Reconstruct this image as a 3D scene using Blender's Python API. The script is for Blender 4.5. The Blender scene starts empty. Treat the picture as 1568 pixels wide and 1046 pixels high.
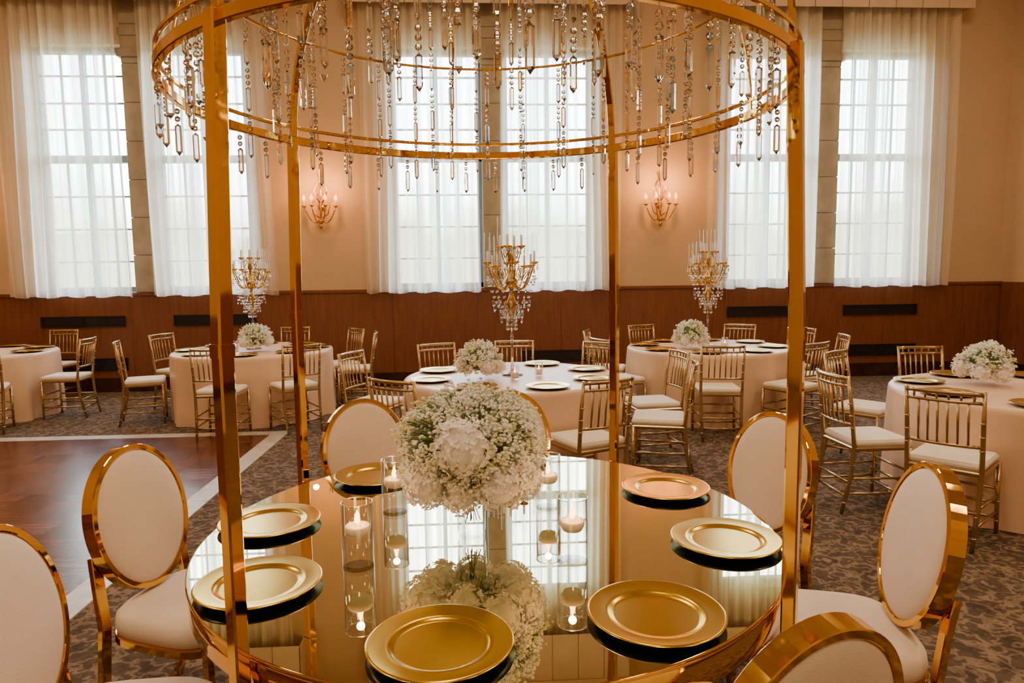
import bpy, math, random
from mathutils import Vector, Matrix
rnd = random.Random(11)
YAW = math.radians(3.3); CA, SA = math.cos(YAW), math.sin(YAW)
def P(l, g, z=0.0): return Vector((l*CA+g*SA, -l*SA+g*CA, z))
def WANG(deg): return math.radians(deg)-YAW
pi = math.pi

# ------------------------------------------------------------------ materials
def new_mat(name):
    m = bpy.data.materials.new(name); m.use_nodes = True
    nt = m.node_tree; b = nt.nodes['Principled BSDF']
    return m, nt, b
def ramp(nt, fac, stops):
    r = nt.nodes.new('ShaderNodeValToRGB')
    e = r.color_ramp.elements
    while len(e) < len(stops): e.new(0.5)
    for i, (p, c) in enumerate(stops):
        e[i].position = p; e[i].color = (*c, 1)
    nt.links.new(fac, r.inputs[0]); return r
def coords(nt, scale=(1,1,1), kind='Object'):
    tc = nt.nodes.new('ShaderNodeTexCoord'); mp = nt.nodes.new('ShaderNodeMapping')
    mp.inputs['Scale'].default_value = scale
    nt.links.new(tc.outputs[kind], mp.inputs[0]); return mp.outputs[0]
def mat(name, c, rough=0.5, metal=0.0, var=0.08, scale=6.0, bump=0.0, bscale=40, **kw):
    m, nt, b = new_mat(name)
    co = coords(nt)
    n = nt.nodes.new('ShaderNodeTexNoise'); n.inputs['Scale'].default_value = scale
    n.inputs['Detail'].default_value = 4
    nt.links.new(co, n.inputs['Vector'])
    lo = tuple(max(0, x*(1-var)) for x in c); hi = tuple(min(1, x*(1+var)) for x in c)
    r = ramp(nt, n.outputs['Fac'], [(0.3, lo), (0.7, hi)])
    nt.links.new(r.outputs[0], b.inputs['Base Color'])
    b.inputs['Roughness'].default_value = rough; b.inputs['Metallic'].default_value = metal
    for k, v in kw.items(): b.inputs[k].default_value = v
    if bump > 0:
        n2 = nt.nodes.new('ShaderNodeTexNoise'); n2.inputs['Scale'].default_value = bscale
        nt.links.new(co, n2.inputs['Vector'])
        bp = nt.nodes.new('ShaderNodeBump'); bp.inputs['Strength'].default_value = bump
        bp.inputs['Distance'].default_value = 0.01
        nt.links.new(n2.outputs['Fac'], bp.inputs['Height']); nt.links.new(bp.outputs[0], b.inputs['Normal'])
    return m
def emis(name, c, s):
    m, nt, b = new_mat(name)
    b.inputs['Base Color'].default_value = (*c, 1)
    b.inputs['Emission Color'].default_value = (*c, 1); b.inputs['Emission Strength'].default_value = s
    return m
def thin_glass(name, tint=(1,1,1), k0=.07):
    m, nt, b = new_mat(name); nt.nodes.remove(b)
    o = nt.nodes['Material Output']
    t = nt.nodes.new('ShaderNodeBsdfTransparent'); t.inputs[0].default_value = (*tint, 1)
    g = nt.nodes.new('ShaderNodeBsdfGlossy'); g.inputs['Roughness'].default_value = 0.02
    f = nt.nodes.new('ShaderNodeLayerWeight'); f.inputs['Blend'].default_value = 0.5
    pw = nt.nodes.new('ShaderNodeMath'); pw.operation = 'POWER'; pw.inputs[1].default_value = 2.6
    nt.links.new(f.outputs['Facing'], pw.inputs[0])
    ml = nt.nodes.new('ShaderNodeMath'); ml.operation = 'MULTIPLY_ADD'; ml.inputs[1].default_value = .8; ml.inputs[2].default_value = k0
    nt.links.new(pw.outputs[0], ml.inputs[0])
    mx = nt.nodes.new('ShaderNodeMixShader')
    nt.links.new(ml.outputs[0], mx.inputs[0]); nt.links.new(t.outputs[0], mx.inputs[1]); nt.links.new(g.outputs[0], mx.inputs[2])
    nt.links.new(mx.outputs[0], o.inputs[0]); return m

GOLD = mat('polished_gold', (0.84, 0.48, 0.06), 0.06, 1.0, 0.10, 3, 0.14, 6)
GOLDP = mat('charger_gold', (0.64, 0.385, 0.02), 0.22, 1.0, 0.05, 4)
GOLDA = mat('antique_gold', (0.66, 0.38, 0.06), 0.20, 1.0, 0.15, 20)
CHAMP = mat('champagne_gold_paint', (0.50, 0.33, 0.15), 0.25, 0.85, 0.12, 12)
BLACKP = mat('black_plate', (0.008, 0.014, 0.018), 0.25, 0.0, 0.2, 5)
UPH = mat('cream_upholstery', (0.82, 0.675, 0.575), 0.75, 0, 0.05, 5, 0.15, 300)
CUSH = mat('white_cushion', (0.82, 0.72, 0.60), 0.8, 0, 0.05, 8, 0.1, 150)
STONE = mat('sandstone', (0.34, 0.26, 0.17), 0.85, 0, 0.15, 5, 0.3, 30)
WAX = mat('candle_wax', (0.9, 0.80, 0.66), 0.5, 0, 0.03)
WAXA = mat('amber_candle_sleeve', (0.55, 0.33, 0.13), 0.5, 0, 0.05)
FLAME = emis('flame', (1.0, 0.42, 0.07), 16)
BULB = emis('sconce_bulb', (1.0, 0.28, 0.015), 7)
GLASS = thin_glass('clear_glass')
PANE = thin_glass('window_glass', (1,1,1), .04)
BB = mat('gypsophila_white', (0.93, 0.92, 0.86), 0.7, 0, 0.07, 25)
BBY = mat('gypsophila_cream', (0.80, 0.79, 0.46), 0.7, 0, 0.12, 25)
HYD = mat('hydrangea_white', (0.96, 0.91, 0.90), 0.6, 0, 0.04, 20)
GREEN = mat('stem_green', (0.12, 0.18, 0.04), 0.6, 0, 0.3, 15)
VENT = mat('vent_black', (0.008, 0.007, 0.008), 0.5, 0, 0.2)
FRAME = mat('window_frame_paint', (0.12, 0.16, 0.24), 0.5, 0, 0.08)
VAL = mat('valance_fabric', (0.66, 0.48, 0.32), 0.9, 0, 0.05, 4, 0.2, 60)
BASEB = mat('baseboard_marble', (0.035, 0.014, 0.010), 0.25, 0, 0.4, 8)

m, nt, b = new_mat('crystal'); CRYST = m
b.inputs['Transmission Weight'].default_value = 0.97; b.inputs['Roughness'].default_value = 0.0
b.inputs['IOR'].default_value = 1.55
co = coords(nt); n = nt.nodes.new('ShaderNodeTexNoise'); n.inputs['Scale'].default_value = 14; n.inputs['Detail'].default_value = 1
nt.links.new(co, n.inputs['Vector'])
r = ramp(nt, n.outputs['Fac'], [(0.33, (0.55, 0.74, 1)), (0.42, (1, 1, 1)), (0.56, (1, 1, 1)), (0.66, (1, 0.74, 0.4))])  # blue and amber glints painted into the glass tint, in place of dispersion
nt.links.new(r.outputs[0], b.inputs['Base Color'])
m, nt, b = new_mat('mirror_top'); MIRROR = m
co = coords(nt); n = nt.nodes.new('ShaderNodeTexNoise'); n.inputs['Scale'].default_value = 1.5
nt.links.new(co, n.inputs['Vector'])
r = ramp(nt, n.outputs['Fac'], [(0.3, (0.73, 0.71, 0.47)), (0.7, (0.75, 0.73, 0.49))])
nt.links.new(r.outputs[0], b.inputs['Base Color']); b.inputs['Metallic'].default_value = 1; b.inputs['Roughness'].default_value = 0.004
WALL = mat('wall_plaster_peach', (0.57, 0.385, 0.225), 0.85, 0, 0.04, 1.2, 0.1, 60)
CEIL = mat('ceiling_plaster', (0.68, 0.52, 0.34), 0.9, 0, 0.04, 1)
m, nt, b = new_mat('walnut_wainscot'); WOOD = m
co = coords(nt, (9, 9, 0.7)); n = nt.nodes.new('ShaderNodeTexNoise'); n.inputs['Scale'].default_value = 3; n.inputs['Detail'].default_value = 8
n.inputs['Distortion'].default_value = 0.6; nt.links.new(co, n.inputs['Vector'])
r = ramp(nt, n.outputs['Fac'], [(0.25, (0.14, 0.040, 0.016)), (0.5, (0.18, 0.054, 0.021)), (0.75, (0.225, 0.070, 0.028))])
nt.links.new(r.outputs[0], b.inputs['Base Color']); b.inputs['Roughness'].default_value = 0.42
# carpet
m, nt, b = new_mat('patterned_carpet'); CARPET = m
co = coords(nt)
v = nt.nodes.new('ShaderNodeTexVoronoi'); v.inputs['Scale'].default_value = 8; v.feature = 'DISTANCE_TO_EDGE'
nd = nt.nodes.new('ShaderNodeTexNoise'); nd.inputs['Scale'].default_value = 14; nd.inputs['Detail'].default_value = 2
nt.links.new(co, nd.inputs['Vector'])
mxv = nt.nodes.new('ShaderNodeVectorMath'); mxv.operation = 'MULTIPLY_ADD'
mxv.inputs[1].default_value = (0.18, 0.18, 0.18)
nt.links.new(nd.outputs['Color'], mxv.inputs[0]); nt.links.new(co, mxv.inputs[2]); nt.links.new(mxv.outputs[0], v.inputs['Vector'])
r1 = ramp(nt, v.outputs['Distance'], [(0.0, (0.25, 0.17, 0.11)), (0.06, (0.22, 0.15, 0.10)), (0.11, (0.105, 0.070, 0.047)), (0.32, (0.095, 0.064, 0.043)), (0.42, (0.27, 0.19, 0.125))])
n2 = nt.nodes.new('ShaderNodeTexNoise'); n2.inputs['Scale'].default_value = 9; n2.inputs['Detail'].default_value = 8; n2.inputs['Roughness'].default_value = .7
nt.links.new(co, n2.inputs['Vector'])
r2 = ramp(nt, n2.outputs['Fac'], [(0.38, (0.5, 0.48, 0.47)), (0.55, (0.95, 0.93, 0.9)), (0.7, (1.0, 1.0, 1.0))])
mx = nt.nodes.new('ShaderNodeMix'); mx.data_type = 'RGBA'; mx.blend_type = 'MULTIPLY'; mx.inputs[0].default_value = 0.9
nt.links.new(r1.outputs[0], mx.inputs[6]); nt.links.new(r2.outputs[0], mx.inputs[7])
nt.links.new(mx.outputs[2], b.inputs['Base Color']); b.inputs['Roughness'].default_value = 0.95
b.inputs['Specular IOR Level'].default_value = 0.15
# parquet
m, nt, b = new_mat('parquet_wood'); PARQ = m
co = coords(nt, (3.3, 3.3, 1))
fl = nt.nodes.new('ShaderNodeVectorMath'); fl.operation = 'FLOOR'; nt.links.new(co, fl.inputs[0])
fz = nt.nodes.new('ShaderNodeVectorMath'); fz.operation = 'MULTIPLY'; fz.inputs[1].default_value = (1, 1, 0); nt.links.new(fl.outputs[0], fz.inputs[0])
wn = nt.nodes.new('ShaderNodeTexWhiteNoise'); nt.links.new(fz.outputs[0], wn.inputs['Vector'])
cko = nt.nodes.new('ShaderNodeVectorMath'); cko.operation = 'ADD'; cko.inputs[1].default_value = (0, 0, .5); nt.links.new(co, cko.inputs[0])
ck = nt.nodes.new('ShaderNodeTexChecker'); ck.inputs['Scale'].default_value = 1.0
nt.links.new(cko.outputs[0], ck.inputs['Vector'])
def grain(sc, k_=1.0):
    cc = coords(nt, sc); nn = nt.nodes.new('ShaderNodeTexNoise'); nn.inputs['Scale'].default_value = 1.0; nn.inputs['Detail'].default_value = 5
    nt.links.new(cc, nn.inputs['Vector'])
    return ramp(nt, nn.outputs['Fac'], [(0.38, (0.05*k_, 0.012*k_, 0.006*k_)), (0.62, (0.19*k_, 0.052*k_, 0.022*k_))])
ga, gb = grain((2, 40, 1), .95), grain((40, 2, 1), .75)
mx = nt.nodes.new('ShaderNodeMix'); mx.data_type = 'RGBA'
nt.links.new(ck.outputs['Fac'], mx.inputs[0]); nt.links.new(ga.outputs[0], mx.inputs[6]); nt.links.new(gb.outputs[0], mx.inputs[7])
rw = ramp(nt, wn.outputs['Value'], [(0, (.8, .8, .8)), (1, (1.08, 1.06, 1.05))])
mx2 = nt.nodes.new('ShaderNodeMix'); mx2.data_type = 'RGBA'; mx2.blend_type = 'MULTIPLY'; mx2.inputs[0].default_value = 1
nt.links.new(mx.outputs[2], mx2.inputs[6]); nt.links.new(rw.outputs[0], mx2.inputs[7])
nt.links.new(mx2.outputs[2], b.inputs['Base Color'])
rr_ = nt.nodes.new('ShaderNodeMapRange'); rr_.inputs[3].default_value = .20; rr_.inputs[4].default_value = .26
nt.links.new(wn.outputs['Value'], rr_.inputs[0]); nt.links.new(rr_.outputs[0], b.inputs['Roughness'])
b.inputs['Specular IOR Level'].default_value = 0.3
MARB = mat('border_marble', (0.52, 0.46, 0.39), 0.35, 0, 0.2, 10)
CLOTH = mat('satin_tablecloth', (0.80, 0.54, 0.37), 0.38, 0, 0.04, 3)
# sheer curtain
m, nt, b = new_mat('sheer_curtain'); SHEER = m; nt.nodes.remove(b); o = nt.nodes['Material Output']
co = coords(nt, (7, 1, 0.05)); n = nt.nodes.new('ShaderNodeTexNoise'); n.inputs['Scale'].default_value = 1.8; n.inputs['Detail'].default_value = 5
nt.links.new(co, n.inputs['Vector'])
rr = nt.nodes.new('ShaderNodeMapRange'); rr.inputs[1].default_value = 0.33; rr.inputs[2].default_value = 0.67; rr.inputs[3].default_value = 0.46; rr.inputs[4].default_value = 0.97
nt.links.new(n.outputs['Fac'], rr.inputs[0])
tr = nt.nodes.new('ShaderNodeBsdfTransparent')
tl = nt.nodes.new('ShaderNodeBsdfTranslucent'); tl.inputs[0].default_value = (0.78, 0.84, 0.80, 1)
df = nt.nodes.new('ShaderNodeBsdfDiffuse'); df.inputs[0].default_value = (0.86, 0.66, 0.44, 1)
m1 = nt.nodes.new('ShaderNodeMixShader'); m1.inputs[0].default_value = 0.52
nt.links.new(tl.outputs[0], m1.inputs[1]); nt.links.new(df.outputs[0], m1.inputs[2])
m2 = nt.nodes.new('ShaderNodeMixShader'); nt.links.new(rr.outputs[0], m2.inputs[0])
nt.links.new(tr.outputs[0], m2.inputs[1]); nt.links.new(m1.outputs[0], m2.inputs[2]); nt.links.new(m2.outputs[0], o.inputs[0])

# ------------------------------------------------------------------ mesh builder
class MB:
    def __init__(s): s.v=[]; s.f=[]; s.m=[]; s.s=[]
    def add(s, vs, fs, mat=0, smooth=False, M=None):
        o = len(s.v)
        for p in vs:
            p = Vector(p)
            if M is not None: p = M @ p
            s.v.append(p[:])
        for f in fs: s.f.append([i+o for i in f]); s.m.append(mat); s.s.append(smooth)
    def box(s, a, b, mat=0, M=None, ch=0.0):
        x0,y0,z0 = a; x1,y1,z1 = b
        if ch <= 0:
            vs = [(x0,y0,z0),(x1,y0,z0),(x1,y1,z0),(x0,y1,z0),(x0,y0,z1),(x1,y0,z1),(x1,y1,z1),(x0,y1,z1)]
            fs = [(0,3,2,1),(4,5,6,7),(0,1,5,4),(1,2,6,5),(2,3,7,6),(3,0,4,7)]
            s.add(vs, fs, mat, False, M)
        else:
            c = ch
            def ring(i, z): return [(x0+i+c,y0+i,z),(x1-i-c,y0+i,z),(x1-i,y0+i+c,z),(x1-i,y1-i-c,z),(x1-i-c,y1-i,z),(x0+i+c,y1-i,z),(x0+i,y1-i-c,z),(x0+i,y0+i+c,z)]
            vs = ring(c*.7,z0)+ring(0,z0+c)+ring(0,z1-c)+ring(c*.7,z1); fs=[]
            for k in range(3):
                for i in range(8): fs.append((k*8+i,k*8+(i+1)%8,(k+1)*8+(i+1)%8,(k+1)*8+i))
            fs.append(tuple(range(7,-1,-1))); fs.append(tuple(range(24,32)))
            s.add(vs, fs, mat, False, M)
    def disc(s, r, z, n=128, mat=0, flip=False):
        vs=[(r*math.cos(2*pi*i/n), r*math.sin(2*pi*i/n), z) for i in range(n)]
        f=tuple(range(n)); 
        if flip: f=f[::-1]
        s.add(vs,[f],mat,False)
    def lathe(s, prof, n=24, mat=0, M=None, smooth=True, c=(0,0,0)):
        vs=[]; fs=[]; k=len(prof)
        for r,z in prof:
            r = max(r, 1e-5)
            for i in range(n):
                a=2*pi*i/n; vs.append((c[0]+r*math.cos(a), c[1]+r*math.sin(a), c[2]+z))
        for j in range(k-1):
            for i in range(n):
                fs.append((j*n+i, j*n+(i+1)%n, (j+1)*n+(i+1)%n, (j+1)*n+i))
        s.add(vs, fs, mat, smooth, M)
    def tube(s, path, r=0.01, n=8, mat=0, closed=False, smooth=True, rect=None, up=None, M=None):
        path=[Vector(p) for p in path]; N=len(path); vs=[]; fs=[]
        nrm=None
        for i,p in enumerate(path):
            if closed: t=(path[(i+1)%N]-path[i-1])
            else: t=path[min(i+1,N-1)]-path[max(i-1,0)]
            t.normalize()
            if up is not None:
                u=Vector(up); side=t.cross(u)
                if side.length<1e-4: side=t.orthogonal()
                side.normalize(); nn=side.cross(t)
            else:
                if nrm is None: nrm=t.orthogonal().normalized()
                nrm=(nrm-t*nrm.dot(t)).normalized(); nn=nrm; side=t.cross(nn)
            rr = r[i] if isinstance(r,(list,tuple)) else r
            if rect:
                w,h=rect; c=min(w,h)*0.12
                for a_,b_ in [(w/2-c,-h/2),(w/2,-h/2+c),(w/2,h/2-c),(w/2-c,h/2),(-w/2+c,h/2),(-w/2,h/2-c),(-w/2,-h/2+c),(-w/2+c,-h/2)]:
                    vs.append(p+side*a_+nn*b_)
            else:
                for k in range(n):
                    a=2*pi*k/n; vs.append(p+side*math.cos(a)*rr+nn*math.sin(a)*rr)
        m_=8 if rect else n
        L=N if closed else N-1
        for j in range(L):
            j2=(j+1)%N
            for k in range(m_): fs.append((j*m_+k,j*m_+(k+1)%m_,j2*m_+(k+1)%m_,j2*m_+k))
        if not closed:
            fs.append(tuple(range(m_-1,-1,-1))); fs.append(tuple((N-1)*m_+k for k in range(m_)))
        s.add(vs,fs,mat,smooth and not rect,M)
    def ball(s, c, r, mat=0, n=8, k=5, smooth=True, M=None):
        if not isinstance(r,(tuple,list)): r=(r,r,r)
        vs=[(c[0],c[1],c[2]-r[2])]; fs=[]
        for j in range(1,k):
            ph=-pi/2+pi*j/k
            for i in range(n):
                a=2*pi*i/n; vs.append((c[0]+r[0]*math.cos(ph)*math.cos(a),c[1]+r[1]*math.cos(ph)*math.sin(a),c[2]+r[2]*math.sin(ph)))
        vs.append((c[0],c[1],c[2]+r[2])); T=len(vs)-1
        for i in range(n): fs.append((0,1+(i+1)%n,1+i)); fs.append((T,1+(k-2)*n+i,1+(k-2)*n+(i+1)%n))
        for j in range(k-2):
            for i in range(n): fs.append((1+j*n+i,1+j*n+(i+1)%n,1+(j+1)*n+(i+1)%n,1+(j+1)*n+i))
        s.add(vs,fs,mat,smooth,M)
    def prism(s, c, w, h, mat=0, n=6, cap=0.18, rot=0.0):
        vs=[(c[0],c[1],c[2]+h/2)]
        for z in (h/2-h*cap*0.6, -h/2+h*cap):
            for i in range(n):
                a=rot+2*pi*i/n; vs.append((c[0]+w/2*math.cos(a),c[1]+w/2*math.sin(a),c[2]+z))
        vs.append((c[0],c[1],c[2]-h/2)); T=len(vs)-1; fs=[]
        for i in range(n):
            j=(i+1)%n
            fs.append((0,1+i,1+j)); fs.append((1+i,1+n+i,1+n+j,1+j)); fs.append((T,1+n+j,1+n+i))
        s.add(vs,fs,mat,False)
    def mesh(s, name, mats):
        me=bpy.data.meshes.new(name); me.from_pydata(s.v,[],s.f)
        for m in mats: me.materials.append(m)
        me.polygons.foreach_set('material_index', s.m); me.polygons.foreach_set('use_smooth', s.s)
        me.update(); return me
    def obj(s, name, mats, loc=(0,0,0), rz=0.0):
        return inst(s.mesh(name,mats), name, loc, rz)
def inst(me, name, loc=(0,0,0), rz=0.0):
    o=bpy.data.objects.new(name, me); bpy.context.scene.collection.objects.link(o)
    o.location=loc; o.rotation_euler=(0,0,rz); return o

# ------------------------------------------------------------------ room
X0,X1,Y0,Y1,H = -8.5, 8.05, -4.5, 10.0, 6.4
BAYS = [-4.57, 0.33, 5.25]
b=MB(); b.box((X0-.4,Y0-.4,-.1),(X1+.4,Y1+.4,0)); b.obj('floor',[CARPET])
b=MB(); b.box((X0-.4,Y0-.4,H),(X1+.4,Y1+.4,H+.1)); b.obj('ceiling',[CEIL])
b=MB(); b.box((X0-.4,Y0-.4,0),(X0,Y1+.4,H)); b.obj('wall_west',[WALL])
b=MB(); b.box((X1,Y0-.4,0),(X1+.4,Y1+.4,H)); b.obj('wall_east',[WALL])
b=MB(); b.box((X0,Y0-.4,0),(X1,Y0,H)); b.obj('wall_south',[WALL])
b=MB(); HW=1.45; ZB,ZT=1.42,4.8
b.box((X0,Y1,0),(X1,Y1+.4,ZB)); b.box((X0,Y1,ZT),(X1,Y1+.4,H))
xs=[X0]
for c in BAYS: xs+= [c-HW,c+HW]
xs.append(X1)
for i in range(0,len(xs),2): b.box((xs[i],Y1,ZB),(xs[i+1],Y1+.4,ZT))
b.obj('wall_north',[WALL])
YW=Y1-.003
b=MB(); x=X0+.003
while x<X1-0.01:
    x2=min(x+1.225,X1-.003); b.box((x+.002,YW-.032,.2),(x2-.002,YW,1.37)); x=x2+(0.003 if x2>X1-.01 else 0)
b.box((X0+.003,YW-.052,1.37),(X1-.003,YW,1.41))
b.obj('wainscot_north',[WOOD])
b=MB(); b.box((X0+.003,YW-.06,0),(X1-.003,YW,.199)); b.obj('baseboard_north',[BASEB])
for nm,xa,xb in (('west',X0+.003,X0+.035),('east',X1-.035,X1-.003)):
    b=MB(); b.box((xa,Y0+.01,0.2),(xb,Y1-.07,1.40)); b.box((xa,Y0+.01,0),(xb,Y1-.07,.2),1); b.obj('wainscot_'+nm,[WOOD,BASEB])
for i,c in enumerate(BAYS):
    b=MB(); z=1.415
    while z<5.2:
        b.box((c-.155,Y1-.07,z),(c+.155,Y1+.35,z+.515),0,None,.008); z+=.52
    b.box((c-.2,Y1-.1,4.62),(c+.2,Y1+.3,4.72)); b.box((c-.18,Y1-.085,4.9),(c+.18,Y1+.3,5.0))
    b.obj('trim_%d'%(i+1),[STONE])
k=1
for c in BAYS:
    for s_ in (-1,1):
        xa,xb = (c-HW,c-.155) if s_<0 else (c+.155,c+HW)
        b=MB(); y=Y1+.2
        def bar(x0,x1,z0,z1,d=.03): b.box((x0,y-d,z0),(x1,y+d,z1),0)
        bar(xa,xa+.07,ZB,ZT,.05); bar(xb-.07,xb,ZB,ZT,.05); bar(xa,xb,ZB,ZB+.07,.05); bar(xa,xb,ZT-.07,ZT,.05)
        bar(xa,xb,3.24,3.34,.05); cx=(xa+xb)/2; bar(cx-.03,cx+.03,ZB,ZT,.045)
        w=(xb-xa)
        for f in (.27,.73): bar(xa+w*f-.012,xa+w*f+.012,ZB,ZT,.015)
        for z in (1.85,2.31,2.77,3.7,4.06,4.43): bar(xa,xb,z-.012,z+.012,.015)
        b.box((xa,y-.003,ZB),(xb,y+.003,ZT),1)
        b.obj('window_%d'%k,[FRAME,PANE]); k+=1
def curtain(xa,xb,seed,y=9.84,z0=1.36,z1=5.45):
    rr=random.Random(seed); nx,nz=260,16; vs=[];fs=[]
    ph=[0]; f_=1.0
    for i in range(nx):
        f_+= (rr.random()-.5)*.3; f_=min(1.6,max(.6,f_)); ph.append(ph[-1]+(2*pi*(xb-xa)/0.17/nx)*f_)
    amp=[.055+.022*math.sin(i*.13+seed) for i in range(nx+1)]
    for j in range(nz+1):
        t=j/nz; z=z0+(z1-z0)*t
        for i in range(nx+1):
            x=xa+(xb-xa)*i/nx
            x+= .03*math.sin(t*3+i*.05+seed)*(1-t)+.016*math.cos(ph[i])
            dz=.012*math.sin(i*.11+seed)*(1-t)
            vs.append((x,y+amp[i]*math.sin(ph[i]+.5*math.sin(t*4+i*.02))*(1-.25*t),z+dz))
    for j in range(nz):
        for i in range(nx):
            a=j*(nx+1)+i; fs.append((a,a+1,a+nx+2,a+nx+1))
    m=MB(); m.add(vs,fs,0,True); m.obj('sheer_curtain',[SHEER])
sd=1
for c in BAYS:
    curtain(c-1.84,c-.17,sd); curtain(c+.10,c+1.84,sd+1); sd+=2
for c in BAYS:
    b=MB(); xa,xb=c-1.95,c+1.95; n=10; w=(xb-xa)/n
    for i in range(n):
        b.box((xa+i*w+.006,9.68,5.28),(xa+(i+1)*w-.006,9.70,6.0),0)
    b.box((xa,9.70,5.31),(xb,9.715,6.05),0)
    b.box((xa,9.70,5.31),(xa+.015,10,6.05),0); b.box((xb-.015,9.70,5.31),(xb,10,6.05),0)
    b.box((xa,9.66,5.98),(xb,10,6.06),0)
    b.obj('window_valance',[VAL])
def vent(x,z,w,h):
    b=MB(); y=YW-.033
    b.box((x-w/2,y-.012,z-h/2),(x+w/2,y,z+h/2),0)
    b.box((x-w/2,y-.025,z-h/2),(x+w/2,y-.01,z-h/2+.012),0); b.box((x-w/2,y-.025,z+h/2-.012),(x+w/2,y-.01,z+h/2),0)
    for f in (-.5,0,.5): b.box((x+w*f-.01*(f>0)-.005,y-.025,z-h/2),(x+w*f+.01*(f<0)+.005,y-.01,z+h/2),0)
    n=int(h/.03)
    for i in range(1,n): b.box((x-w/2,y-.02,z-h/2+i*h/n-.003),(x+w/2,y-.01,z-h/2+i*h/n+.003),0)
    b.obj('wall_vent',[VENT])
for x in (-5.48,-3.66,4.36,6.14): vent(x,1.01,1.14,.15)
for x in (-5.48,-3.66,1.28,4.36,6.14): vent(x,.40,1.14,.17)
b=MB(); DX1,DY1=-1.92,7.12
b.box((-7.6,-3.5,0),(DX1-.16,DY1-.16,.006),0); b.obj('dance_floor',[PARQ])
b=MB()
y=-3.5
while y<DY1-.02:
    y2=min(y+.6,DY1); b.box((DX1-.16,y+.002,0),(DX1,y2-.002,.008)); y=y2
x=-7.6
while x<DX1-.17:
    x2=min(x+.6,DX1-.16); b.box((x+.002,DY1-.16,0),(x2-.002,DY1,.008)); x=x2
b.obj('dance_floor_border',[MARB])

# ------------------------------------------------------------------ sconces
def sconce(x):
    b=MB()
    b.lathe([(0,0),(.03,.0),(.05,.012),(.03,.03),(0,.035)],16,0,Matrix.Translation((0,0,.0))@Matrix.Rotation(pi/2,4,'X'))
    b.tube([(0,-.03,-.02),(0,-.08,-.1),(0,-.1,-.2),(0,-.08,-.05),(0,-.04,.25),(0,-.02,.5)],[.012,.02,.012,.014,.008,.004],8,0)
    b.ball((0,-.1,-.27),(.028,.028,.045),0,10,6)
    b.lathe([(0,-.05),(.03,-.03),(.055,0),(.035,.02),(.012,.05)],12,0,c=(0,-.09,-.2))
    for a in (-78,-28,28,78):
        d=Vector((math.sin(math.radians(a)),-math.cos(math.radians(a)),0)); pth=[]
        R=.225 if abs(a)>40 else .2
        for t in range(11):
            t/=10; r=R*t; z=-.17-.08*math.sin(t*pi)+.17*t*t
            pth.append((d.x*r,-.09+d.y*r*.75,z))
        b.tube(pth,.008,6,0)
        e=Vector(pth[-1])
        b.lathe([(0,-.012),(.012,-.01),(.034,.005),(.036,.012),(.012,.012)],12,0,c=e)
        b.lathe([(.012,.0),(.012,.07),(0,.07)],10,1,c=(e.x,e.y,e.z+.01))
        b.lathe([(0,0),(.016,.008),(.025,.03),(.018,.058),(.006,.082),(0,.09)],10,2,c=(e.x,e.y,e.z+.08))
    for s_ in (-1,1):
        pth=[(s_*.012,-.05,.06),(s_*.07,-.06,.14),(s_*.09,-.06,.24),(s_*.05,-.05,.33),(s_*.01,-.03,.38),(s_*.04,-.03,.48)]
        b.tube(pth,[.008,.009,.008,.006,.006,.003],6,0)
        b.tube([(s_*.02,-.07,-.15),(s_*.1,-.09,-.1),(s_*.13,-.09,.02),(s_*.08,-.08,.1),(s_*.02,-.06,.2)],[.009,.008,.006,.005,.003],6,0)
    b.obj('wall_sconce',[GOLDA,WAXA,BULB],(x,Y1,2.58))
    for s_ in (-.17,.17):
        l=bpy.data.lights.new('sconce_light','POINT'); l.energy=17; l.color=(1,.42,.10); l.shadow_soft_size=.04
        lo=bpy.data.objects.new('sconce_light',l); bpy.context.scene.collection.objects.link(lo); lo.location=(x+s_,Y1-.30,2.90)
for x in (-2.11,2.75,-7.3): sconce(x)

# ------------------------------------------------------------------ main mirrored table
TC=P(-.08,2.25); TR=.94
b=MB()
b.disc(TR-.004,.75,160,0); b.disc(TR-.004,.738,160,1,True)
b.lathe([(TR-.004,.75),(TR,.748),(TR,.740),(TR-.004,.738)],160,2)
b.lathe([(TR-.03,.66),(TR-.008,.66),(TR-.004,.665),(TR-.004,.733),(TR-.008,.738),(TR-.03,.738),(TR-.03,.66)],128,1)
for i in range(6):
    a=2*pi*i/6; d=Vector((math.cos(a),math.sin(a),0))
    b.tube([d*.32+Vector((0,0,.70)),d*.26+Vector((0,0,.45)),d*.28+Vector((0,0,.2)),d*.36+Vector((0,0,0.02))],0,8,1,rect=(.035,.035),up=(-math.sin(a),math.cos(a),0))
b.lathe([(.30,.012),(.40,.012),(.40,0.0),(.30,0.0),(.30,.012)],48,1,None,False)
b.lathe([(.24,.40),(.27,.40),(.27,.43),(.24,.43),(.24,.40)],48,1,None,False)
for i in range(6):
    a=2*pi*i/6; b.tube([(math.cos(a)*.2,math.sin(a)*.2,.715),(math.cos(a)*(TR-.02),math.sin(a)*(TR-.02),.715)],0,8,1,rect=(.03,.04),up=(0,0,1))
b.obj('mirrored_dining_table',[MIRROR,GOLD,GOLD],TC)

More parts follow.
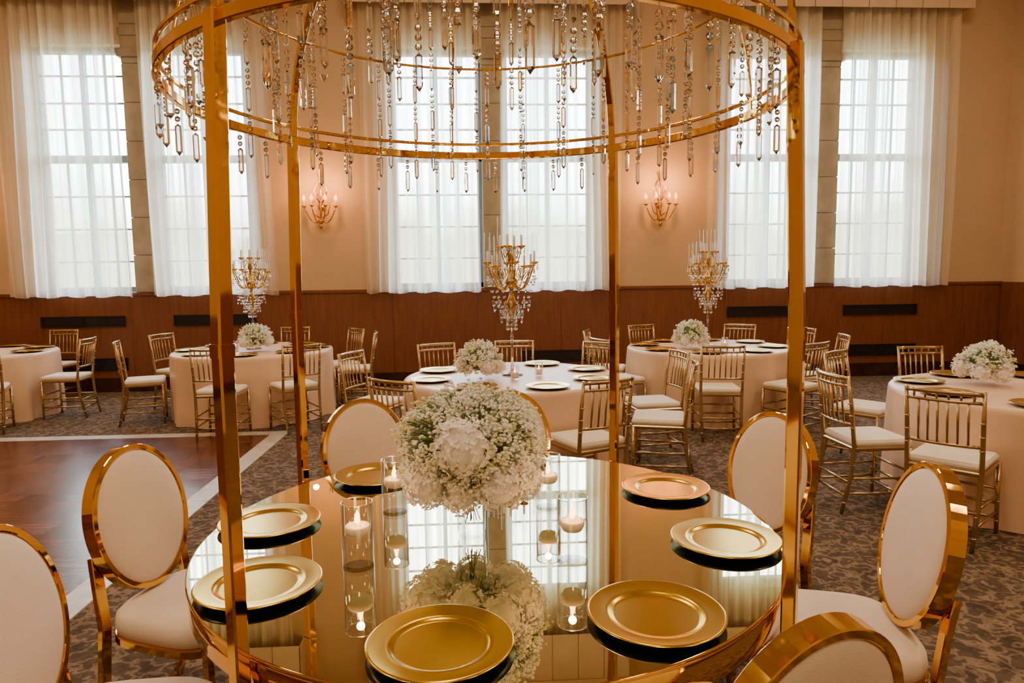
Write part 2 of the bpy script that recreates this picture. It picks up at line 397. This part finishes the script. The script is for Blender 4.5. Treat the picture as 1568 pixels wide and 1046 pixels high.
# canopy with dome
b=MB(); R=.935; ZR=2.14; pa=[math.radians(a)-YAW for a in (-124,-34.5,56,146)]
for a in pa:
    d=Vector((math.cos(a),math.sin(a),0)); tg=(-math.sin(a),math.cos(a),0); q=TR+.024
    b.tube([d*q,d*q+Vector((0,0,1.45))],0,8,0,rect=(.036,.036),up=tg)
    b.tube([d*q+Vector((0,0,1.45)),d*(R+.006)+Vector((0,0,ZR+.01))],0,8,0,rect=(.036,.036),up=tg)
    b.tube([d*q+Vector((0,0,1.43)),d*q+Vector((0,0,1.46))],0,8,0,rect=(.041,.041),up=tg)
    b.tube([d*(q+.02),d*(q+.02)+Vector((0,0,.012))],0,8,0,rect=(.08,.08),up=tg)
def hring(r,z,w,h,n=128,m=0): b.tube([(r*math.cos(2*pi*i/n),r*math.sin(2*pi*i/n),z) for i in range(n)],0,8,m,True,rect=(w,h),up=(0,0,1))
hring(R,ZR,.020,.030); hring(R,ZR+.05,.01,.012)
def dome_r(z): 
    t=(z-ZR)/.93; return R*math.sqrt(max(0,1-t*t))
r2,z2=dome_r(2.50),2.50; r3,z3=dome_r(2.82),2.82; r4,z4=dome_r(3.0),3.0
hring(r2,z2,.007,.009,96); hring(r3,z3,.008,.012,64); hring(r4,z4,.01,.014,48)
for i in range(8):
    a=pa[0]+i*pi/4; pth=[]
    for k_ in range(17):
        th=k_/16*pi/2; pth.append((R*math.cos(th)*math.cos(a),R*math.cos(th)*math.sin(a),ZR+.93*math.sin(th)))
    big=i%2==0
    b.tube(pth,0,8,0,rect=(.014,.028) if big else (.006,.008),up=(-math.sin(a),math.cos(a),0))
b.lathe([(0,-.02),(.05,-.01),(.06,.01),(.03,.04),(0,.1)],20,0,c=(0,0,3.07))
def strand(x,y,z,zend,big=1.0,nb=3):
    cz0=z; cz=z-.012; els=[]
    while cz>zend:
        for q in range(nb):
            rr_=.0085*big; b.ball((x,y,cz-rr_),(rr_,rr_*.8,rr_),1,6,4,False); cz-=rr_*2+.004
        h=.088*big
        b.prism((x,y,cz-h/2),.018*big,h,1,4 if rnd.random()<.5 else 6,.14,rnd.random()*3); cz-=h+.008
    b.tube([(x,y,cz0),(x,y,cz+.09)],.0007,3,0)
for i in range(44):
    a=2*pi*(i+.5)/44; strand(R*math.cos(a),R*math.sin(a),ZR-.014,ZR-.03,1.1,2)
for i in range(34):
    a=2*pi*(i+.3)/34; strand(r2*math.cos(a),r2*math.sin(a),z2,2.08+rnd.random()*.01)
for i in range(22):
    a=2*pi*(i+.6)/22; strand(r3*math.cos(a),r3*math.sin(a),z3,2.12+rnd.random()*.02)
for i in range(10):
    a=2*pi*i/10; strand(r4*math.cos(a),r4*math.sin(a),z4,2.35)
b.obj('crystal_dome_canopy',[GOLD,CRYST],TC)

# chargers
b=MB(); S=.170/.165
b.disc(.098*S,.0015,64,1,True)
b.lathe([(.098*S,.0015),(.104*S,0.0),(.112*S,.001),(.118*S,.006),(.150*S,.015),(.1645*S,.0175),(.165*S,.019)],64,1)
b.lathe([(.165*S,.019),(.163*S,.0215),(.158*S,.0215),(.122*S,.0145),(.116*S,.0155),(.110*S,.012),(.102*S,.0082),(.099*S,.008)],64,0)
b.disc(.099*S,.008,64,0)
CHG=b.mesh('charger_plate',[GOLDP,BLACKP])
for ang in (-97,-56,-12.5,28,85,131.5,177,215):
    a=math.radians(ang)-YAW; rr_=.765
    inst(CHG,'charger_plate',TC+Vector((rr_*math.cos(a),rr_*math.sin(a),.75)))

# candle hurricanes
b=MB(); hh=.195; rg=.046
b.lathe([(rg,0),(rg,hh),(rg-.0025,hh),(rg-.0025,.012)],32,0); b.disc(rg,.0,32,0,True); b.disc(rg-.003,.012,32,0); b.disc(rg-.003,.105,32,0)
b.tube([((rg-.001)*math.cos(2*pi*i/32),(rg-.001)*math.sin(2*pi*i/32),hh) for i in range(32)],.0016,5,3,True)
b.lathe([(0,.095),(.028,.095),(.036,.11),(.037,.122),(.034,.126),(.01,.122),(0,.122)],24,1)
b.lathe([(0,0),(.008,.006),(.0095,.014),(.006,.028),(.001,.042),(0,.044)],10,2,c=(0,0,.128))
HUR=b.mesh('hurricane_candle',[GLASS,WAX,FLAME,CRYST])
for l,g in ((-.46,1.94),(.172,1.96),(-.43,2.4),(.125,2.43)):
    p=P(l,g,.75); inst(HUR,'hurricane_candle',p)
    L=bpy.data.lights.new('candle_light','POINT'); L.energy=.8; L.color=(1,.48,.14); L.shadow_soft_size=.012
    lo=bpy.data.objects.new('candle_light',L); bpy.context.scene.collection.objects.link(lo); lo.location=p+Vector((0,0,.185))

# flowers
def flowers(seed,n,rx,rz,cz,nst,hyd,vase=True,fr=.0055):
    r_=random.Random(seed); b=MB()
    if vase:
        b.lathe([(.04,0),(.046,.02),(.048,.14),(.0455,.14),(.043,.02)],24,4); b.disc(.04,0,24,4,True); b.disc(.043,.016,24,4)
        for i in range(9):
            a=r_.random()*6.28; q=r_.random()*.035
            b.tube([(q*math.cos(a),q*math.sin(a),.05),(q*.5*math.cos(a+2),q*.5*math.sin(a+2),.15)],.0018,4,2)
    b.ball((0,0,cz),(rx*.66,rx*.66,rz*.66),2,16,10)
    def dirv():
        z=r_.uniform(-.75,1); a=r_.random()*2*pi; q=math.sqrt(1-z*z); return Vector((q*math.cos(a),q*math.sin(a),z))
    for i in range(nst):
        d=dirv(); e=Vector((d.x*rx,d.y*rx,cz+d.z*rz))*1; s0=Vector((d.x*rx*.5,d.y*rx*.5,cz+d.z*rz*.5))
        b.tube([s0,e],.0015,3,2)
    ncl=n//14
    for i in range(ncl):
        d=dirv(); k_=r_.uniform(.78,1.08); c=Vector((d.x*rx*k_,d.y*rx*k_,cz+d.z*rz*k_)); yel=r_.random()<.16
        for j in range(14):
            o=Vector((r_.gauss(0,1),r_.gauss(0,1),r_.gauss(0,1)))*rx*.060
            q=fr*r_.uniform(.6,1.25); b.ball(c+o,(q,q,q*.75),1 if yel else 0,5,3,True)
    for (a,el,hr) in hyd:
        a=math.radians(a)-YAW; el=math.radians(el)
        d=Vector((math.cos(a)*math.cos(el),math.sin(a)*math.cos(el),math.sin(el)))
        c=Vector((d.x*(rx-.15*hr),d.y*(rx-.15*hr),cz+d.z*(rz-.1*hr)))
        b.ball(c,hr*.80,3,14,8)
        for i in range(int(190*(hr/.08)**2)):
            z=r_.uniform(-1,1); t=r_.random()*2*pi; q=math.sqrt(1-z*z); nrm=Vector((q*math.cos(t),q*math.sin(t),z))
            t1=nrm.orthogonal().normalized(); t2=nrm.cross(t1); ra=r_.random()*pi; f=.0135*r_.uniform(.8,1.2)
            pc=c+nrm*hr*r_.uniform(.84,1.1)
            for pz in range(4):
                an=ra+pz*pi/2; u=t1*math.cos(an)+t2*math.sin(an); w=t1*-math.sin(an)+t2*math.cos(an)
                b.add([pc,pc+u*f*.6+w*f*.45+nrm*.004,pc+u*f*1.15+nrm*.006,pc+u*f*.6-w*f*.45+nrm*.004],[(0,1,2,3)],3,False)
    return b.mesh('flower_centerpiece',[BB,BBY,GREEN,HYD,GLASS])
me=flowers(3,6600,.222,.168,.315,800,[(-92,12,.082),(-140,-40,.072),(-100,-55,.062),(-55,-38,.078),(-12,-40,.075),(-178,-40,.068),(40,-38,.07),(90,-38,.07),(135,-38,.07),(95,20,.07)],True,.0064)
inst(me,'flower_centerpiece',P(-.14,2.17,.75))
FLS=flowers(5,2600,.165,.135,.165,80,[(-120,-20,.06),(-60,-25,.06),(120,-20,.06),(0,-30,.06)],False,.008)

# ------------------------------------------------------------------ oval-back chairs
def oval_chair():
    b=MB(); tilt=math.radians(11)
    Mb=Matrix.Translation((0,-.235,.745))@Matrix.Rotation(tilt,4,'X')
    n=64; rx,rz=.205,.25
    b.tube([(rx*math.cos(2*pi*i/n),0,rz*math.sin(2*pi*i/n)) for i in range(n)],0,8,1,True,rect=(.02,.050),up=(0,1,0),M=Mb)
    for sgn in (1,-1):
        vs=[];fs=[];rows=7
        for j in range(rows):
            t=j/(rows-1); rr_=math.cos(t*pi/2)**.8 if j<rows-1 else 0.001; d=.016+.026*math.sin(t*pi/2)
            for i in range(n):
                a=2*pi*i/n; vs.append(((rx-.009)*rr_*math.cos(a),sgn*d,(rz-.009)*rr_*math.sin(a)))
        for j in range(rows-1):
            for i in range(n): fs.append((j*n+i,j*n+(i+1)%n,(j+1)*n+(i+1)%n,(j+1)*n+i))
        b.add(vs,fs,0,True,Mb)
    def se(a,w,d,e=.55):
        c,s_=math.cos(a),math.sin(a); return (w*math.copysign(abs(c)**e,c),d*math.copysign(abs(s_)**e,s_))
    prof=[(.93,.40),(1.0,.41),(1.02,.435),(1.0,.462),(.93,.478),(.75,.487),(.4,.492),(.001,.494)]
    vs=[];fs=[]
    for q,z in prof:
        for i in range(n):
            x,y=se(2*pi*i/n,.235*q,.225*q); x*=1+.08*(y/.22); vs.append((x,y,z))
    for j in range(len(prof)-1):
        for i in range(n): fs.append((j*n+i,j*n+(i+1)%n,(j+1)*n+(i+1)%n,(j+1)*n+i))
    b.add(vs,fs,0,True)
    pth=[]
    for i in range(n):
        x,y=se(2*pi*i/n,.232,.222); x*=1+.08*(y/.22); pth.append((x,y,.39))
    b.tube(pth,0,8,1,True,rect=(.02,.028),up=(0,0,1))
    for s_ in (-1,1):
        b.tube([(s_*.178,-.262,.655),(s_*.195,-.235,.56),(s_*.20,-.215,.42),(s_*.20,-.235,.2),(s_*.20,-.29,.0)],0,8,1,rect=(.022,.04),up=(1,0,0))
        b.tube([(s_*.212,.195,.40),(s_*.21,.2,.2),(s_*.205,.205,0)],0,8,1,rect=(.026,.026),up=(1,0,0))
    return b.mesh('oval_back_dining_chair',[UPH,GOLD])
OC=oval_chair()
def place(me,name,l,g,face,off):
    a=math.radians(face); p=P(l+off*math.cos(a),g+off*math.sin(a)); inst(me,name,p,WANG(face)-pi/2)
for l,g,f in ((-1.39,2.42,-14),(-1.29,1.60,2),(-.74,3.30,-58),(-.02,3.50,-92),(1.12,2.86,209),(1.29,2.06,172),(.53,1.14,112),(-.2,.70,88)):
    place(OC,'oval_back_dining_chair',l,g,f,.26)

# ------------------------------------------------------------------ chiavari chair
def chiavari():
    b=MB(); w=.19
    for s_ in (-1,1):
        b.tube([(s_*.175,-.255,0),(s_*.185,-.205,.25),(s_*.19,-.19,.45),(s_*.192,-.215,.70),(s_*.195,-.25,.92)],[.012,.0145,.015,.0135,.011],8,0)
        b.tube([(s_*.205,.19,0),(s_*.2,.19,.44)],[.012,.015],8,0)
        for z in (.14,.24): b.tube([(s_*.183,-.215,z),(s_*.203,.19,z)],.009,6,0)
        for z in (.08,.2,.33,.58,.66,.74): 
            y=-.255+.05*min(1,z/.25)+ (0.015 if z>.25 else 0)
            if z>.45: y=-.19-(z-.45)*.13
            b.ball((s_*.19 if z>.3 else s_*.18,y,z),(.018,.018,.007),0,8,4)
            if z<.4: b.ball((s_*.203,.19,z),(.018,.018,.007),0,8,4)
    for z in (.10,.19,.28): b.tube([(-.203,.19,z),(.203,.19,z)],.009,6,0)
    for z in (.12,.22): b.tube([(-.183,-.22,z),(.183,-.22,z)],.009,6,0)
    def yb(z): return -.19-(z-.45)*.128
    def rail(z,r,cv=.03):
        b.tube([(x,yb(z)-cv*(1-(x/.19)**2),z) for x in (-.192,-.13,-.065,0,.065,.13,.192)],r,8,0)
    rail(.905,.0135); rail(.855,.010); rail(.60,.0105)
    for x in (-.125,-.075,-.025,.025,.075,.125):
        cv=.03*(1-(x/.19)**2)
        b.tube([(x,yb(.6)-cv,.60),(x,yb(.855)-cv,.855)],.007,6,0)
    for x in (-.15,-.09,-.03,.03,.09,.15):
        cv=.03*(1-(x/.19)**2); b.ball((x,yb(.88)-cv,.88),(.008,.008,.02),0,6,4)
    b.box((-.205,-.2,.425),(.205,.205,.452),0,None,.008)
    b.box((-.2,-.19,.452),(.2,.205,.497),1,None,.016)
    return b.mesh('chiavari_chair',[CHAMP,CUSH])
CH=chiavari()
# ------------------------------------------------------------------ tables with cloth
def cloth(seed):
    r_=random.Random(seed); b=MB(); n=192; rows=[(.3,.762),(.86,.762),(.87,.762),(.885,.758),(.897,.745),(.90,.72)]
    ks=[(11,r_.random()*6),(17,r_.random()*6),(26,r_.random()*6)]
    b.disc(.3,.762,n,0)
    vs=[];fs=[]
    for r,z in rows:
        for i in range(n):
            a=2*pi*i/n; vs.append((max(r,1e-4)*math.cos(a),max(r,1e-4)*math.sin(a),z))
    m=9
    for j in range(1,m+1):
        t=j/m; z=.72*(1-t)+.004
        for i in range(n):
            a=2*pi*i/n; f=sum(math.sin(k_*a+p)*w for (k_,p),w in zip(ks,(.5,.35,.3)))
            f=abs(f)**.8*math.copysign(1,f)
            r=.90+t**.7*(.004+.042*f); vs.append((r*math.cos(a),r*math.sin(a),z))
    k_=len(rows)+m
    for j in range(k_-1):
        for i in range(n): fs.append((j*n+i,(j+1)*n+i,(j+1)*n+(i+1)%n,j*n+(i+1)%n))
    b.add(vs,fs,0,True); return b.mesh('banquet_table',[CLOTH])
def candelabra():
    b=MB()
    b.lathe([(0,0),(.085,0),(.088,.008),(.06,.018),(.02,.03),(.011,.06),(.010,.30),(.016,.32),(.010,.34),(.010,.46)],20,3)
    b.lathe([(.0,.44),(.02,.46),(.012,.5),(.03,.55),(.045,.60),(.02,.66),(.015,.72),(.05,.76),(.055,.79),(.02,.83),(.015,.92),(.03,.96),(.02,1.0),(.012,1.05),(0,1.06)],16,0)
    def arm(a,R,z0,zc,sag,r=.007):
        d=Vector((math.cos(a),math.sin(a),0)); pth=[]
        for i in range(13):
            t=i/12; pth.append(d*(.02+(R-.02)*t)+Vector((0,0,z0+(zc-z0)*t*t-sag*math.sin(t*pi))))
        b.tube(pth,r,6,0)
        b.tube([d*(R*.55)+Vector((0,0,z0+.02)),d*(R*.75)+Vector((0,0,z0+.07)),d*(R*.5)+Vector((0,0,z0+.11)),d*(R*.36)+Vector((0,0,z0+.05)),d*(R*.5)+Vector((0,0,z0+.03))],.005,5,0)
        e=pth[-1]; 
        b.lathe([(0,-.02),(.012,-.012),(.036,.004),(.038,.012),(.012,.012)],12,0,c=e)
        b.lathe([(.0085,.01),(.0085,.10),(0,.10)],8,1,c=e)
        b.lathe([(.014,.01),(.022,.05),(.026,.12),(.022,.2),(.024,.25)],16,2,c=e)
        for q in range(5):
            aa=2*pi*q/5; c=e+Vector((.033*math.cos(aa),.033*math.sin(aa),-.005))
            b.ball(c-Vector((0,0,.008)),.006,3,6,4,False); b.prism(c-Vector((0,0,.036)),.012,.04,3,5,.3)
    for i in range(8): arm(2*pi*i/8+.2,.195,.78,.93 if i%2 else .90,.09)
    for i in range(4): arm(2*pi*i/4+.5,.09,.95,1.06,.04,.005)
    for i in range(16):
        a=2*pi*i/16; d=Vector((math.cos(a),math.sin(a),0))
        for q in range(11):
            t=q/10; r=.185*(1-t)+.02; z=.80-.36*t-.05*math.sin(t*pi)
            b.ball(d*r+Vector((0,0,z)),.0095,3,6,4,False)
        b.prism(d*.15+Vector((0,0,.60-(i%2)*.04)),.02,.06,3,6,.3)
        b.prism(d*.09+Vector((0,0,.50-(i%2)*.04)),.02,.06,3,6,.3)
        for q in range(6):
            t=q/5; aa=a+t*2*pi/16; z=.82-.05*math.sin(t*pi)
            b.ball((.195*math.cos(aa),.195*math.sin(aa),z),.008,3,6,4,False)
    for i in range(8):
        a=2*pi*i/8; d=Vector((math.cos(a),math.sin(a),0))
        b.prism(d*.04+Vector((0,0,.40)),.02,.06,3,6,.3)
    return b.mesh('crystal_candelabra',[GOLDA,WAX,GLASS,CRYST])
CAND=candelabra()
b=MB()
b.lathe([(.03,0),(.034,.01),(.034,.12),(.032,.12),(.031,.01)],16,0); b.disc(.03,0,16,0,True)
b.lathe([(0,.01),(.024,.01),(.024,.055),(0,.055)],12,1); b.lathe([(0,0),(.007,.006),(.002,.03),(0,.032)],8,2,c=(0,0,.055))
VOT=b.mesh('votive_candle',[GLASS,WAX,FLAME])
def banquet(seed,l,g,cand,fl,chairs,plates=8,pr=20,vot=()):
    tp=P(l,g); inst(cloth(seed),'banquet_table',tp,seed)
    for i in range(plates):
        a=math.radians(pr+i*360/plates)-YAW; inst(CHG,'charger_plate',tp+Vector((.70*math.cos(a),.70*math.sin(a),.763)))
    if cand: inst(CAND,'crystal_candelabra',tp+Vector((0,0,.763)),seed*.7)
    if fl: inst(FLS,'flower_centerpiece',P(fl[0],fl[1],.763+.0),seed)
    for (vl,vg) in vot: inst(VOT,'votive_candle',P(vl,vg,.763))
    for (cl,cg,f) in chairs:
        d=Vector((cl-l,cg-g)); 
        if d.length<1.36: d=d.normalized()*1.36
        place(CH,'chiavari_chair',l+d.x,g+d.y,f,.20)
banquet(1,0,5.65,True,(-.26,5.42),[(-.74,6.8,-62),(.02,6.9,-90),(.85,6.75,230),(-.78,4.52,58),(.60,4.42,118),(-1.42,6.15,-20),(1.34,5.2,166),(1.42,5.95,190)],8,22,((.02,5.42),(.22,5.6)))
banquet(2,-3.04,8.0,True,(-2.92,7.75),[(-4.15,7.55,24),(-4.3,8.45,-15),(-2.95,6.85,94),(-2.25,7.05,128),(-2.1,9.0,222),(-1.9,8.35,190),(-3.0,9.1,268)],8,10,((-3.2,7.85),))
banquet(3,-6.4,8.0,False,(-6.3,7.9),[(-6.25,8.9,268),(-5.15,8.0,188),(-5.7,7.2,118)],8,0)
banquet(4,2.22,7.72,True,(1.97,7.5),[(1.75,8.95,-65),(2.95,8.85,240),(.95,8.2,-15),(1.98,6.4,84),(2.85,6.6,122),(3.45,7.3,170),(3.4,8.2,205),(1.0,7.2,25)],8,30,((2.35,7.5),))
banquet(5,3.62,4.66,False,(3.42,4.9),[(2.2,4.55,4),(2.85,5.65,-50),(3.65,6.0,-90),(2.55,3.92,44)],8,10)

# ------------------------------------------------------------------ light
def area(name,loc,size,power,col,rot=(0,0,0),sy=None):
    l=bpy.data.lights.new(name,'AREA'); l.energy=power; l.color=col; l.size=size
    if sy: l.shape='RECTANGLE'; l.size_y=sy
    o=bpy.data.objects.new(name,l); bpy.context.scene.collection.objects.link(o); o.location=loc; o.rotation_euler=rot; return o
for x in (-5.5,0,5.2):
    for y in (-2.2,2.2,6.6):
        area('ceiling_light',(x,y,H-.05),1.0,98,(1,.75,.44))
w=bpy.data.worlds.new('sky'); bpy.context.scene.world=w; w.use_nodes=True; nt=w.node_tree
bg=nt.nodes['Background']; tc=nt.nodes.new('ShaderNodeTexCoord'); sx=nt.nodes.new('ShaderNodeSeparateXYZ')
nt.links.new(tc.outputs['Generated'],sx.inputs[0])
ns=nt.nodes.new('ShaderNodeTexNoise'); ns.inputs['Scale'].default_value=14; ns.inputs['Detail'].default_value=5
nt.links.new(tc.outputs['Generated'],ns.inputs['Vector'])
ma=nt.nodes.new('ShaderNodeMath'); ma.operation='MULTIPLY_ADD'; ma.inputs[1].default_value=-.12
nt.links.new(ns.outputs['Fac'],ma.inputs[0]); nt.links.new(sx.outputs['Z'],ma.inputs[2])
r=ramp(nt,ma.outputs[0],[(0.0,(.16,.17,.11)),(.03,(.36,.42,.38)),(.09,(.84,.93,1)),(.6,(.62,.80,1))])
nt.links.new(r.outputs[0],bg.inputs[0]); bg.inputs[1].default_value=34.0

cam=bpy.data.cameras.new('camera'); cam.lens=24; cam.sensor_width=36; cam.clip_start=.05
co_=bpy.data.objects.new('camera',cam); bpy.context.scene.collection.objects.link(co_)
co_.matrix_world=Matrix.Translation((0,0,1.6))@Matrix.Rotation(-YAW,4,'Z')@Matrix.Rotation(math.radians(90-5.6),4,'X')@Matrix.Rotation(math.radians(-.7),4,'Z')
bpy.context.scene.camera=co_
